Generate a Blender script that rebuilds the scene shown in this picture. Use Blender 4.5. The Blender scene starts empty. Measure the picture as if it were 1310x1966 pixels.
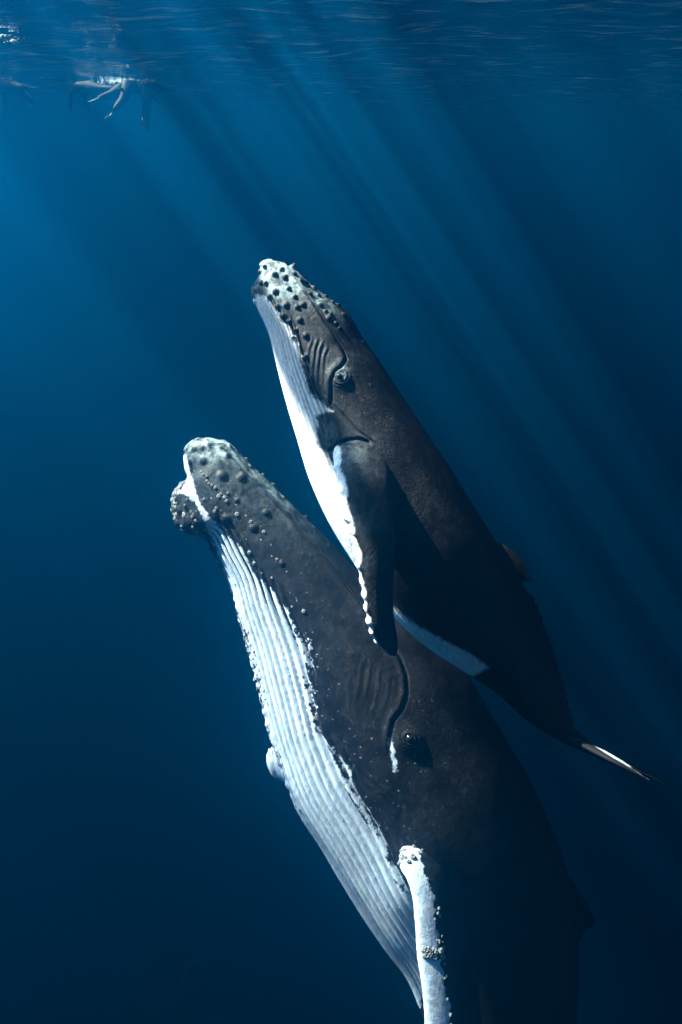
import bpy, math, random
import numpy as np
from mathutils import Vector

random.seed(7)
rng = np.random.default_rng(7)
S = bpy.context.scene
C = S.collection

# ------------------------------------------------------------------ camera
PW, PH, FPX = 1310.0, 1966.0, 1404.0
PITCH = math.radians(-26)
CAM = np.array([0.0, 0.0, -2.25])
cam = bpy.data.cameras.new('camera')
cam_ob = bpy.data.objects.new('camera', cam)
C.objects.link(cam_ob)
cam.sensor_fit = 'VERTICAL'
cam.sensor_height = 24
cam.lens = 24 * FPX / PH
cam.clip_end = 3000
cam_ob.location = CAM
cam_ob.rotation_euler = (math.pi / 2 + PITCH, 0, 0)
S.camera = cam_ob
FWD = np.array([0, math.cos(PITCH), math.sin(PITCH)])
UP = np.array([0, -math.sin(PITCH), math.cos(PITCH)])
RIGHT = np.array([1.0, 0, 0])

# ------------------------------------------------------------------ light
SUN_DIR = -0.58 * RIGHT + 0.79 * UP - 0.18 * FWD
SUN_DIR /= np.linalg.norm(SUN_DIR)
world = bpy.data.worlds.new('World')
S.world = world
world.use_nodes = True
nt = world.node_tree
for n in list(nt.nodes):
    nt.nodes.remove(n)
wo = nt.nodes.new('ShaderNodeOutputWorld')
sky = nt.nodes.new('ShaderNodeTexSky')
sky.sky_type = 'NISHITA'
sky.sun_disc = False
sky.sun_elevation = math.asin(SUN_DIR[2])
sky.sun_rotation = math.atan2(SUN_DIR[0], SUN_DIR[1])
bg = nt.nodes.new('ShaderNodeBackground')
bg.inputs[1].default_value = 0.05
nt.links.new(sky.outputs[0], bg.inputs[0])
# below the sea's horizon the world is deep water: blue towards the side, black downwards
tc = nt.nodes.new('ShaderNodeTexCoord')
sp = nt.nodes.new('ShaderNodeSeparateXYZ')
nt.links.new(tc.outputs['Generated'], sp.inputs[0])
cr = nt.nodes.new('ShaderNodeValToRGB')
mr = nt.nodes.new('ShaderNodeMapRange')
mr.inputs[1].default_value = -1.0
mr.inputs[2].default_value = 0.0
nt.links.new(sp.outputs[2], mr.inputs[0])
nt.links.new(mr.outputs[0], cr.inputs[0])
el = cr.color_ramp.elements
el[0].position = 0.15
el[0].color = (0.0, 0.0, 0.001, 1)
el[1].position = 1.0
el[1].color = (0.0, 0.07, 0.20, 1)
e = el.new(0.6)
e.color = (0.0, 0.012, 0.04, 1)
bg2 = nt.nodes.new('ShaderNodeBackground')
bg2.inputs[1].default_value = 0.6
nt.links.new(cr.outputs[0], bg2.inputs[0])
gt = nt.nodes.new('ShaderNodeMath')
gt.operation = 'GREATER_THAN'
gt.inputs[1].default_value = 0.01
nt.links.new(sp.outputs[2], gt.inputs[0])
mx = nt.nodes.new('ShaderNodeMixShader')
nt.links.new(gt.outputs[0], mx.inputs[0])
nt.links.new(bg2.outputs[0], mx.inputs[1])
nt.links.new(bg.outputs[0], mx.inputs[2])
nt.links.new(mx.outputs[0], wo.inputs[0])

sl = bpy.data.lights.new('sun', 'SUN')
sl.energy = 5.0
sl.angle = math.radians(0.5)
sl.color = (1.0, 0.96, 0.90)
so = bpy.data.objects.new('sun', sl)
C.objects.link(so)
so.rotation_euler = Vector(SUN_DIR).to_track_quat('Z', 'Y').to_euler()
so.location = (0, 0, 30)

S.view_settings.view_transform = 'Standard'
S.view_settings.look = 'None'
S.view_settings.gamma = 1
S.view_settings.exposure = 3.85
S.cycles.use_denoising = True
S.cycles.max_bounces = 6
S.cycles.volume_bounces = 1
S.cycles.transparent_max_bounces = 16

BEAM_OFFSET = (0.2, 0.0, 13.100000)
HAZE = dict(color=(0.001, 0.165, 0.40, 1), absorb=(0.006, 0.02, 0.002, 1), density=0.072, g=0.86)


# ------------------------------------------------------------------ helpers
def P(x, y, d):
    """Point of the place seen at photo pixel (x, y), d metres in front of the camera (where the whales were measured)."""
    x = np.asarray(x, float)[..., None]
    y = np.asarray(y, float)[..., None]
    d = np.asarray(d, float)[..., None]
    return CAM + d * (FWD + (x - PW / 2) / FPX * RIGHT - (y - PH / 2) / FPX * UP)


def spline(u, us, vals):
    """Smooth cubic through knots at unequal spacing."""
    us = np.asarray(us, float)
    vals = np.asarray(vals, float)
    if vals.ndim == 1:
        vals = vals[:, None]
    h = np.diff(us)
    dlt = np.diff(vals, axis=0) / h[:, None]
    m = np.zeros_like(vals)
    m[0] = dlt[0]
    m[-1] = dlt[-1]
    m[1:-1] = (dlt[:-1] * h[1:, None] + dlt[1:] * h[:-1, None]) / (h[1:] + h[:-1])[:, None]
    u = np.asarray(u, float)
    i = np.clip(np.searchsorted(us, u, side='right') - 1, 0, len(us) - 2)
    t = ((u - us[i]) / h[i])[:, None]
    t = np.clip(t, 0, 1)
    H = h[i][:, None]
    return ((2 * t**3 - 3 * t**2 + 1) * vals[i] + (t**3 - 2 * t**2 + t) * H * m[i]
            + (-2 * t**3 + 3 * t**2) * vals[i + 1] + (t**3 - t**2) * H * m[i + 1])


def sstep(a, b, x):
    t = np.clip((x - a) / (b - a), 0, 1)
    return t * t * (3 - 2 * t)


def line_dist(X, Y, pts):
    """distance, signed side and running length to a polyline (pixels)"""
    best = np.full(X.shape, 1e9)
    side = np.zeros(X.shape)
    run = np.zeros(X.shape)
    acc = 0.0
    for (x0, y0), (x1, y1) in zip(pts[:-1], pts[1:]):
        dx, dy = x1 - x0, y1 - y0
        L = math.hypot(dx, dy)
        t = np.clip(((X - x0) * dx + (Y - y0) * dy) / (L * L), 0, 1)
        ex, ey = X - x0 - t * dx, Y - y0 - t * dy
        d = np.sqrt(ex * ex + ey * ey)
        k = d < best
        best = np.where(k, d, best)
        side = np.where(k, np.sign(dx * ey - dy * ex), side)
        run = np.where(k, acc + t * L, run)
        acc += L
    return best, side, run / acc


def poly_sd(X, Y, pts):
    """signed distance to a closed outline, positive inside"""
    d, _, _ = line_dist(X, Y, list(pts) + [pts[0]])
    ins = np.zeros(X.shape, bool)
    n = len(pts)
    j = n - 1
    for i in range(n):
        xi, yi = pts[i]
        xj, yj = pts[j]
        if yi != yj:
            c = ((yi > Y) != (yj > Y)) & (X < (xj - xi) * (Y - yi) / (yj - yi) + xi)
            ins ^= c
        j = i
    return np.where(ins, d, -d)


def lump(p, seed, scale, n=10):
    """smooth pseudo-random field over 3-D points"""
    r = np.random.default_rng(seed)
    out = np.zeros(p.shape[:-1])
    for _ in range(n):
        k = r.normal(size=3)
        k = k / np.linalg.norm(k) * scale * r.uniform(0.6, 1.5)
        out += np.sin(p @ k + r.uniform(0, 6.28))
    return out / math.sqrt(n)


def grid_normals(Pt):
    a = np.gradient(Pt, axis=0)
    b = (np.roll(Pt, -1, axis=1) - np.roll(Pt, 1, axis=1))
    n = np.cross(a, b)
    l = np.linalg.norm(n, axis=-1, keepdims=True)
    return n / np.maximum(l, 1e-12)


class Geo:
    """vertices, quads/tris and float attributes gathered into ONE mesh"""
    def __init__(self, attrs=('pig', 'rag', 'grey', 'dark', 'speck')):
        self.v, self.q, self.t = [], [], []
        self.names = attrs
        self.a = {k: [] for k in attrs}
        self.n = 0

    def add_grid(self, Pt, at, flip=False, cap0=True, cap1=True, closed=True):
        nu, nv = Pt.shape[:2]
        self.v.append(Pt.reshape(-1, 3))
        for k in self.names:
            self.a[k].append(np.broadcast_to(at.get(k, 0.0), (nu, nv)).reshape(-1).astype(float))
        idx = np.arange(nu * nv).reshape(nu, nv) + self.n
        if closed:
            r = np.roll(idx, -1, axis=1)
            q = np.stack([idx[:-1], r[:-1], r[1:], idx[1:]], -1).reshape(-1, 4)
        else:
            q = np.stack([idx[:-1, :-1], idx[:-1, 1:], idx[1:, 1:], idx[1:, :-1]], -1).reshape(-1, 4)
        if flip:
            q = q[:, ::-1]
        self.q.append(q)
        self.n += nu * nv
        for cap, row, fl in ((cap0, 0, not flip), (cap1, nu - 1, flip)):
            if cap and closed:
                c = Pt[row].mean(0)
                self.v.append(c[None])
                for k in self.names:
                    self.a[k].append(np.array([self.a[k][-1].reshape(nu, nv)[row].mean() if len(self.a[k][-1]) == nu * nv else self.a[k][-2].reshape(nu, nv)[row].mean()]))
                ring = idx[row]
                rr = np.roll(ring, -1)
                ci = np.full_like(ring, self.n)
                t = np.stack([ring, rr, ci], -1)
                if fl:
                    t = t[:, ::-1]
                self.t.append(t)
                self.n += 1

    def build(self, name, mat, parent=None, origin=(0, 0, 0)):
        v = np.concatenate(self.v) - np.asarray(origin, float)
        q = np.concatenate(self.q) if self.q else np.zeros((0, 4), int)
        t = np.concatenate(self.t) if self.t else np.zeros((0, 3), int)
        me = bpy.data.meshes.new(name)
        me.vertices.add(len(v))
        me.vertices.foreach_set('co', v.astype(np.float32).ravel())
        loops = np.concatenate([q.ravel(), t.ravel()]).astype(np.int32)
        me.loops.add(len(loops))
        me.loops.foreach_set('vertex_index', loops)
        starts = np.concatenate([np.arange(len(q)) * 4, len(q) * 4 + np.arange(len(t)) * 3]).astype(np.int32)
        me.polygons.add(len(starts))
        me.polygons.foreach_set('loop_start', starts)
        me.polygons.foreach_set('use_smooth', np.ones(len(starts), bool))
        me.update(calc_edges=True)
        me.validate()
        for k in self.names:
            at = me.attributes.new(k, 'FLOAT', 'POINT')
            at.data.foreach_set('value', np.concatenate(self.a[k]).astype(np.float32))
        if mat:
            me.materials.append(mat)
        o = bpy.data.objects.new(name, me)
        C.objects.link(o)
        if parent:
            o.parent = parent
        else:
            o.location = origin
        return o


def thing(name, loc, label, cat, group=None):
    o = bpy.data.objects.new(name, None)
    o.empty_display_size = 0.3
    C.objects.link(o)
    o.location = loc
    o['label'] = label
    o['category'] = cat
    if group:
        o['group'] = group
    return o


# ------------------------------------------------------------------ materials
class NT:
    def __init__(self, name):
        self.m = bpy.data.materials.new(name)
        self.m.use_nodes = True
        self.t = self.m.node_tree
        for n in list(self.t.nodes):
            self.t.nodes.remove(n)

    def n(self, kind, **kw):
        nd = self.t.nodes.new('ShaderNode' + kind)
        for k, v in kw.items():
            setattr(nd, k, v)
        return nd

    def l(self, a, b):
        self.t.links.new(a, b)

    def val(self, sock, v):
        if hasattr(v, 'is_linked') or hasattr(v, 'links'):
            self.l(v, sock)
        else:
            sock.default_value = v

    def math(self, op, a, b=0.0, c=None, clamp=False):
        nd = self.n('Math', operation=op, use_clamp=clamp)
        self.val(nd.inputs[0], a)
        self.val(nd.inputs[1], b)
        if c is not None:
            self.val(nd.inputs[2], c)
        return nd.outputs[0]

    def ramp(self, x, a, b, c=0.0, d=1.0, smooth=True):
        nd = self.n('MapRange', interpolation_type='SMOOTHSTEP' if smooth else 'LINEAR')
        self.l(x, nd.inputs[0])
        for i, v in enumerate((a, b, c, d)):
            nd.inputs[i + 1].default_value = v
        return nd.outputs[0]

    def mix(self, f, a, b):
        nd = self.n('Mix', data_type='RGBA')
        self.val(nd.inputs[0], f)
        self.val(nd.inputs[6], a)
        self.val(nd.inputs[7], b)
        return nd.outputs[2]

    def noise(self, vec, scale, detail=4, rough=0.55, dist=0.0):
        nd = self.n('TexNoise')
        self.l(vec, nd.inputs['Vector'])
        nd.inputs['Scale'].default_value = scale
        nd.inputs['Detail'].default_value = detail
        nd.inputs['Roughness'].default_value = rough
        nd.inputs['Distortion'].default_value = dist
        return nd.outputs['Fac']

    def scale(self, vec, s, rot=None, off=(0, 0, 0)):
        nd = self.n('Mapping')
        nd.inputs['Location'].default_value = off
        self.l(vec, nd.inputs[0])
        nd.inputs['Scale'].default_value = s
        if rot is not None:
            nd.inputs['Rotation'].default_value = rot
        return nd.outputs[0]

    def attr(self, k):
        return self.n('Attribute', attribute_name=k).outputs['Fac']


def skin_material(name, fine=1.0, soft=1.8, dark=(0.0042, 0.0040, 0.0043, 1), white=(0.88, 0.87, 0.86, 1), grain_rot=(0, 0.5, 0)):
    k = NT(name)
    co = k.n('TexCoord').outputs['Object']
    n1 = k.noise(co, 16 * fine, 5, 0.62)
    n2 = k.noise(co, 45 * fine, 3, 0.6)
    rag = k.math('MULTIPLY', k.math('SUBTRACT', k.math('ADD', k.math('MULTIPLY', n1, 0.65), k.math('MULTIPLY', n2, 0.35)), 0.5), k.attr('rag'))
    f = k.math('ADD', k.attr('pig'), k.math('MULTIPLY', rag, 3.4))
    wmask = k.ramp(f, -soft, soft)
    # white skin: faint stains and long streaks
    st = k.noise(k.scale(co, (1, 1, 0.16), grain_rot), 26 * fine, 4, 0.6)
    wcol = k.mix(k.ramp(st, 0.42, 0.66, 0, 0.85), white, (white[0] * .62, white[1] * .66, white[2] * .70, 1))
    # black skin: mottle
    big = k.noise(co, 5 * fine, 5, 0.6)
    dcol = k.mix(k.ramp(big, 0.35, 0.7), dark, (dark[0] * 2.6, dark[1] * 2.5, dark[2] * 2.5, 1))
    patch = k.noise(k.scale(co, (1, 1, 0.45), (0.2, 0.5, 0)), 11 * fine, 6, 0.72)
    dcol = k.mix(k.ramp(patch, 0.52, 0.66, 0, 0.6), dcol, (dark[0] * 4.5, dark[1] * 4.4, dark[2] * 4.4, 1))
    fine_n = k.noise(co, 90 * fine, 3, 0.7)
    dcol = k.mix(k.ramp(fine_n, 0.60, 0.76, 0, 0.10), dcol, (0.12, 0.12, 0.12, 1))
    # thin pale scratches
    sc = k.noise(k.scale(co, (1, 1, 0.09), (0.5, 0.9, 0.2)), 15 * fine, 2, 0.5, 0.4)
    scl = k.math('ABSOLUTE', k.math('SUBTRACT', sc, 0.52))
    scm = k.math('MULTIPLY', k.ramp(scl, 0.0, 0.0065, 1.0, 0.0), k.ramp(big, 0.42, 0.56, 0, 0.45))
    dcol = k.mix(scm, dcol, (0.11, 0.115, 0.12, 1))
    # pale grey skin of the snout
    gmask = k.math('MULTIPLY', k.attr('grey'), k.ramp(k.math('ADD', k.math('MULTIPLY', n1, 0.5), k.math('MULTIPLY', patch, 0.5)), 0.42, 0.58, 0.12, 1.0))
    dcol = k.mix(gmask, dcol, (0.20, 0.26, 0.26, 1))
    col = k.mix(wmask, dcol, wcol)
    # small white spots and rings left by barnacles
    vo = k.n('TexVoronoi')
    k.l(co, vo.inputs['Vector'])
    vo.inputs['Scale'].default_value = 19 * fine
    vc = k.n('SeparateColor')
    k.l(vo.outputs['Color'], vc.inputs[0])
    rad = k.ramp(vc.outputs[0], 0.30, 1.0, 0.0, 0.21, False)
    spot = k.math('LESS_THAN', vo.outputs['Distance'], rad)
    hollow = k.math('MULTIPLY', k.math('LESS_THAN', vo.outputs['Distance'], k.math('MULTIPLY', rad, 0.6)), k.math('GREATER_THAN', vc.outputs[1], 0.6))
    spot = k.math('MULTIPLY', k.math('SUBTRACT', spot, hollow, clamp=True), k.attr('speck'), clamp=True)
    col = k.mix(k.math('MULTIPLY', spot, 0.7), col, (0.30, 0.31, 0.31, 1))
    # darker colour on knobs and in creases
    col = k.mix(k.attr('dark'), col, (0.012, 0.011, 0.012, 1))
    b = k.n('BsdfPrincipled')
    k.l(col, b.inputs['Base Color'])
    b.inputs['Roughness'].default_value = 0.50
    b.inputs['Specular IOR Level'].default_value = 0.10
    bp = k.n('Bump')
    bp.inputs['Strength'].default_value = 0.6
    bp.inputs['Distance'].default_value = 0.011
    hh = k.math('ADD', k.math('MULTIPLY', n1, 0.8), k.math('MULTIPLY', n2, 0.5))
    hh = k.math('ADD', hh, k.math('MULTIPLY', fine_n, 0.10))
    hh = k.math('ADD', hh, k.math('MULTIPLY', st, 0.3))
    hh = k.math('ADD', hh, k.math('MULTIPLY', patch, 0.9))
    hh = k.math('ADD', hh, k.math('MULTIPLY', scm, 0.12))
    hh = k.math('ADD', hh, k.math('MULTIPLY', spot, 0.5))
    k.l(hh, bp.inputs['Height'])
    k.l(bp.outputs[0], b.inputs['Normal'])
    o = k.n('OutputMaterial')
    k.l(b.outputs[0], o.inputs[0])
    return k.m


def plain(name, col, rough=0.6, spec=0.3, bump=0.0, bscale=30, var=None):
    k = NT(name)
    co = k.n('TexCoord').outputs['Object']
    b = k.n('BsdfPrincipled')
    nz = k.noise(co, bscale, 4)
    k.l(k.mix(k.ramp(nz, 0.35, 0.65), col, var or (col[0] * 0.7, col[1] * 0.7, col[2] * 0.7, 1)), b.inputs['Base Color'])
    b.inputs['Roughness'].default_value = rough
    b.inputs['Specular IOR Level'].default_value = spec
    if bump:
        bp = k.n('Bump')
        bp.inputs['Strength'].default_value = bump
        bp.inputs['Distance'].default_value = 0.01
        k.l(nz, bp.inputs['Height'])
        k.l(bp.outputs[0], b.inputs['Normal'])
    o = k.n('OutputMaterial')
    k.l(b.outputs[0], o.inputs[0])
    return k.m


def water_surface_material():
    k = NT('sea_surface_from_below')
    geo = k.n('NewGeometry')
    pos = geo.outputs['Position']
    # steep light passes through the surface; opacity noise, laid in to shape it, cuts brighter and darker beams
    a = k.noise(k.scale(pos, (0.85, 0.14, 1), (0, 0, 0.12), BEAM_OFFSET), 1.25, 2, 0.5)
    c = k.noise(k.scale(pos, (1.0, 0.03, 1), (0, 0, 0.260000)), 1.600000, 2, 0.5)
    t = k.math('ADD', k.math('MULTIPLY', a, 0.52), k.math('MULTIPLY', c, 0.48))
    through = k.ramp(t, 0.455, 0.555, 0.06, 1.0)
    dt = k.n('VectorMath', operation='DOT_PRODUCT')
    k.l(geo.outputs['Incoming'], dt.inputs[0])
    dt.inputs[1].default_value = (0, 0, 1)
    steep = k.ramp(k.math('ABSOLUTE', dt.outputs['Value']), 0.58, 0.72)   # total reflection at flat angles
    tr = k.n('BsdfTransparent')
    tr.inputs[0].default_value = (0.90, 0.97, 1.0, 1)
    gl = k.n('BsdfGlossy')
    gl.inputs['Roughness'].default_value = 0.06
    gl.inputs['Color'].default_value = (0.72, 0.82, 0.88, 1)
    bp = k.n('Bump')
    bp.inputs['Strength'].default_value = 0.8
    bp.inputs['Distance'].default_value = 0.16
    r = k.noise(k.scale(pos, (0.34, 1.0, 1)), 2.6, 4, 0.55)
    k.l(r, bp.inputs['Height'])
    k.l(bp.outputs[0], gl.inputs['Normal'])
    m = k.n('MixShader')
    k.l(k.math('MULTIPLY', steep, through), m.inputs[0])
    k.l(gl.outputs[0], m.inputs[1])
    k.l(tr.outputs[0], m.inputs[2])
    # thin translucent foam, added in bands to give the surface its lit streaks
    fm = k.noise(k.scale(pos, (0.35, 1.0, 1)), 2.4, 5, 0.6)
    big = k.noise(pos, 0.12, 2, 0.5)
    foam = k.math('MULTIPLY', k.ramp(fm, 0.52, 0.85, 0.0, 0.032), k.ramp(big, 0.35, 0.65, 0.35, 1.0))
    tl = k.n('BsdfTranslucent')
    tl.inputs[0].default_value = (0.38, 0.66, 0.80, 1)
    m2 = k.n('MixShader')
    k.l(foam, m2.inputs[0])
    k.l(m.outputs[0], m2.inputs[1])
    k.l(tl.outputs[0], m2.inputs[2])
    o = k.n('OutputMaterial')
    k.l(m2.outputs[0], o.inputs[0])
    return k.m


# ------------------------------------------------------------------ the sea: surface and water
def build_sea():
    # rows get wider with distance, so that near waves are real relief
    n = 420
    s = np.linspace(-1, 1, n)
    ax = 260 * np.sign(s) * (0.12 * np.abs(s) + 0.88 * np.abs(s) ** 3)
    X, Y = np.meshgrid(ax, ax + 20, indexing='ij')
    r = np.random.default_rng(3)
    Z = np.zeros_like(X)
    dist = np.hypot(X, Y - 20)
    for i in range(26):
        wl = r.uniform(0.8, 5.0)
        ang = r.normal(math.pi / 2, 0.6)
        amp = 0.006 * wl * r.uniform(0.4, 1.0) / (1 + (dist / 70) ** 2)
        kx, ky = math.cos(ang) * 6.283 / wl, math.sin(ang) * 6.283 / wl
        step = 520 / n * (0.12 + 2.64 * (dist / 260) ** 0.67)
        amp = amp * np.clip(wl / (step * 3) - 0.3, 0, 1)
        Z += amp * np.sin(kx * X + ky * Y + r.uniform(0, 6.28))
    g = Geo(attrs=())
    g.add_grid(np.stack([X, Y, Z], -1), {}, closed=False)
    o = g.build('water_surface', water_surface_material())
    o['kind'] = 'structure'
    # the body of water
    k = NT('sea_water')
    pv = k.n('VolumePrincipled')
    pv.inputs['Color'].default_value = HAZE['color']
    pv.inputs['Absorption Color'].default_value = HAZE['absorb']
    pv.inputs['Density'].default_value = HAZE['density']
    pv.inputs['Anisotropy'].default_value = HAZE['g']
    out = k.n('OutputMaterial')
    k.l(pv.outputs[0], out.inputs['Volume'])
    me = bpy.data.meshes.new('haze')
    x, y0, y1, z0, z1 = 170, -120, 260, -60, 0.55
    vs = [(a, b, c) for a in (-x, x) for b in (y0, y1) for c in (z0, z1)]
    me.from_pydata(vs, [], [(0, 1, 3, 2), (4, 6, 7, 5), (0, 4, 5, 1), (2, 3, 7, 6), (0, 2, 6, 4), (1, 5, 7, 3)])
    me.materials.append(k.m)
    h = bpy.data.objects.new('haze', me)
    C.objects.link(h)
    h['kind'] = 'stuff'


# ------------------------------------------------------------------ whales
class Body:
    """lofted body: belly line, back line, half thickness and distance, all along one parameter u"""
    def __init__(self, V, D, TH, DEP, nu, nf, nb, cap_px):
        Vu, Du = np.array(V, float), np.array(D, float)
        u0, u1 = Vu[0, 0], Vu[-1, 0]
        # spread the rows evenly in arc length
        uu = np.linspace(u0, u1, 2000)
        cx = 0.5 * (spline(uu, Vu[:, 0], Vu[:, 1:]) + spline(uu, Du[:, 0], Du[:, 1:]))
        al = np.concatenate([[0], np.cumsum(np.linalg.norm(np.diff(cx, axis=0), axis=1) + 0.02)])
        u = np.interp(np.linspace(0, al[-1], nu), al, uu)
        v = spline(u, Vu[:, 0], Vu[:, 1:])
        d = spline(u, Du[:, 0], Du[:, 1:])
        th = spline(u, [a for a, _ in TH], [b for _, b in TH])[:, 0]
        dep = spline(u, [a for a, _ in DEP], [b for _, b in DEP])[:, 0]
        # rounded snout
        nc = 26
        ph = np.linspace(0.04, math.pi / 2, nc, endpoint=False)
        c0 = 0.5 * (v[0] + d[0])
        ax = 0.5 * (v[0] + d[0]) - 0.5 * (v[6] + d[6])
        ax /= np.linalg.norm(ax)
        cen = c0 + ax * cap_px * np.cos(ph)[:, None]
        hv = (v[0] - c0) * np.sin(ph)[:, None]
        v = np.concatenate([cen + hv, v])
        d = np.concatenate([cen - hv, d])
        th = np.concatenate([th[0] * np.sin(ph), th])
        dep = np.concatenate([np.full(nc, dep[0]), dep])
        self.u = np.concatenate([np.full(nc, u0), u])
        t = np.concatenate([np.linspace(0, math.pi, nf, endpoint=False), math.pi + np.linspace(0, math.pi, nb, endpoint=False)])
        self.t = t
        self.nf = nf
        q = (1 - np.cos(t)) / 2
        st = np.sin(t)
        prof = np.sign(st) * np.abs(st) ** 0.92
        self.X = v[:, :1] + (d[:, :1] - v[:, :1]) * q
        self.Y = v[:, 1:] + (d[:, 1:] - v[:, 1:]) * q
        self.dep = dep[:, None] - (th * dep / FPX)[:, None] * prof
        self.P0 = P(self.X, self.Y, self.dep)
        N = grid_normals(self.P0)
        # outward
        cen3 = self.P0.mean(axis=1, keepdims=True)
        if np.sum((self.P0 - cen3) * N) < 0:
            N = -N
            self.flip = True
        else:
            self.flip = False
        self.N = N
        self.T = np.where(t <= math.pi, t, 2 * math.pi - t)[None, :] + 0 * self.X
        self.U = self.u[:, None] + 0 * self.X
        self.pxm = dep[:, None] / FPX
        self.h = np.zeros_like(self.X)
        self.at = {k: np.zeros_like(self.X) for k in ('pig', 'rag', 'grey', 'dark', 'speck')}

    def find(self, x, y):
        """row, column of the near-side point seen at pixel (x, y)"""
        f = self.nf
        dd = (self.X[:, :f] - x) ** 2 + (self.Y[:, :f] - y) ** 2
        i, j = np.unravel_index(np.argmin(dd), dd.shape)
        return i, j

    def both(self, i, j):
        """that point and its mirror on the far flank"""
        t = self.t[j]
        j2 = int(np.argmin(np.abs(self.t - (2 * math.pi - t)))) if t > 0 else 0
        return (i, j), (i, j2)

    def knob(self, x, y, r, h, dark=0.0, square=1.6):
        i, j = self.find(x, y)
        for (a, b) in self.both(i, j):
            c = self.P0[a, b]
            i0, i1 = max(0, a - 90), min(len(self.u), a + 90)
            dist = np.linalg.norm(self.P0[i0:i1] - c, axis=-1) / self.pxm[i0:i1]
            self.h[i0:i1] += h * np.exp(-(dist / r) ** (2 * square))
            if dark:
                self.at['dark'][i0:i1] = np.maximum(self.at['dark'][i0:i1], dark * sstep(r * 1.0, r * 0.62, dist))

    def finish(self):
        self.P1 = self.P0 + self.N * (self.h * self.pxm)[..., None]
        self.N1 = grid_normals(self.P1)
        if self.flip:
            self.N1 = -self.N1


def blade(g, st, nsec, attr_fn, knobs=None, nspan=160, blunt=0.32):
    """fin: st rows = (u, lead x, lead y, lead distance, trail x, trail y, trail distance, thickness in m)"""
    st = np.array(st, float)
    u = np.linspace(st[0, 0], st[-1, 0], nspan)
    r = spline(u, st[:, 0], st[:, 1:])
    lx, ly = r[:, 0].copy(), r[:, 1].copy()
    Lp, Tp = P(lx, ly, r[:, 2]), P(r[:, 3], r[:, 4], r[:, 5])
    th = np.maximum(r[:, 6], 0.003)
    ch = Tp - Lp
    sp_ = np.gradient(0.5 * (Lp + Tp), axis=0)
    nrm = np.cross(ch, sp_)
    nrm /= np.maximum(np.linalg.norm(nrm, axis=1, keepdims=True), 1e-9)
    a = np.linspace(0, 2 * math.pi, nsec, endpoint=False)
    c = (1 - np.cos(a)) / 2
    prof = np.sign(np.sin(a)) * (np.abs(np.sin(a)) ** 1.0) * (1 - c) ** blunt * 1.15
    chord = c[None, :, None] + 0 * u[:, None, None]
    if knobs is not None:
        push = knobs(u)                    # metres outwards at the leading edge
        cl = np.linalg.norm(ch, axis=1)
        chord = chord - (push / cl)[:, None, None] * np.exp(-(c / 0.10) ** 2)[None, :, None]
    Pt = Lp[:, None] + ch[:, None] * chord + nrm[:, None] * (th[:, None] * prof[None, :])[..., None]
    if knobs is not None:
        Pt += nrm[:, None] * (push[:, None] * 0.5 * np.exp(-((c - 0.05) / 0.08) ** 2)[None] * np.sign(np.sin(a))[None])[..., None]
    at = attr_fn(u[:, None] + 0 * a[None], c[None] + 0 * u[:, None], np.sin(a)[None] + 0 * u[:, None])
    N = grid_normals(Pt)
    cen = Pt.mean(axis=1, keepdims=True)
    g.add_grid(Pt, at, flip=bool(np.sum((Pt - cen) * N) < 0) ^ ORIENT)
    return Pt


ORIENT = False

BARN = {}


def barnacle_mesh(mat):
    """small volcano shaped shell, unit radius, standing on +z"""
    if 'm' in BARN:
        return BARN['m']
    prof = [(1.05, -0.15), (0.92, 0.25), (0.66, 0.72), (0.46, 0.80), (0.34, 0.62), (0.0, 0.35)]
    n = 10
    vs, fs = [], []
    for k, (r, z) in enumerate(prof[:-1]):
        for i in range(n):
            a = 6.2832 * i / n
            w = r * (1 + 0.10 * math.cos(3 * a + k) + (0.08 if i % 2 else -0.05))
            vs.append((w * math.cos(a), w * math.sin(a), z))
    vs.append((0, 0, prof[-1][1]))
    for k in range(len(prof) - 2):
        for i in range(n):
            fs.append((k * n + i, k * n + (i + 1) % n, (k + 1) * n + (i + 1) % n, (k + 1) * n + i))
    b = (len(prof) - 2) * n
    for i in range(n):
        fs.append((b + i, b + (i + 1) % n, len(vs) - 1))
    me = bpy.data.meshes.new('barnacle')
    me.from_pydata(vs, [], fs)
    me.materials.append(mat)
    BARN['m'] = me
    return me


def put_barnacle(parent, pos, nrm, r, mat, origin):
    o = bpy.data.objects.new('barnacle', barnacle_mesh(mat))
    C.objects.link(o)
    o.parent = parent
    o.location = Vector(pos - origin)
    q = Vector(nrm).to_track_quat('Z', 'Y')
    o.rotation_mode = 'QUATERNION'
    o.rotation_quaternion = q
    s = r
    o.scale = (s * random.uniform(0.85, 1.2), s * random.uniform(0.85, 1.2), s * random.uniform(0.7, 1.1))


def eye_mesh(name, parent, pos, r, mat, origin):
    me = bpy.data.meshes.new(name)
    import bmesh
    bm = bmesh.new()
    bmesh.ops.create_uvsphere(bm, u_segments=24, v_segments=16, radius=r)
    for f in bm.faces:
        f.smooth = True
    bm.to_mesh(me)
    bm.free()
    me.materials.append(mat)
    o = bpy.data.objects.new(name, me)
    C.objects.link(o)
    o.parent = parent
    o.location = Vector(pos - origin)
    return o


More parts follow.
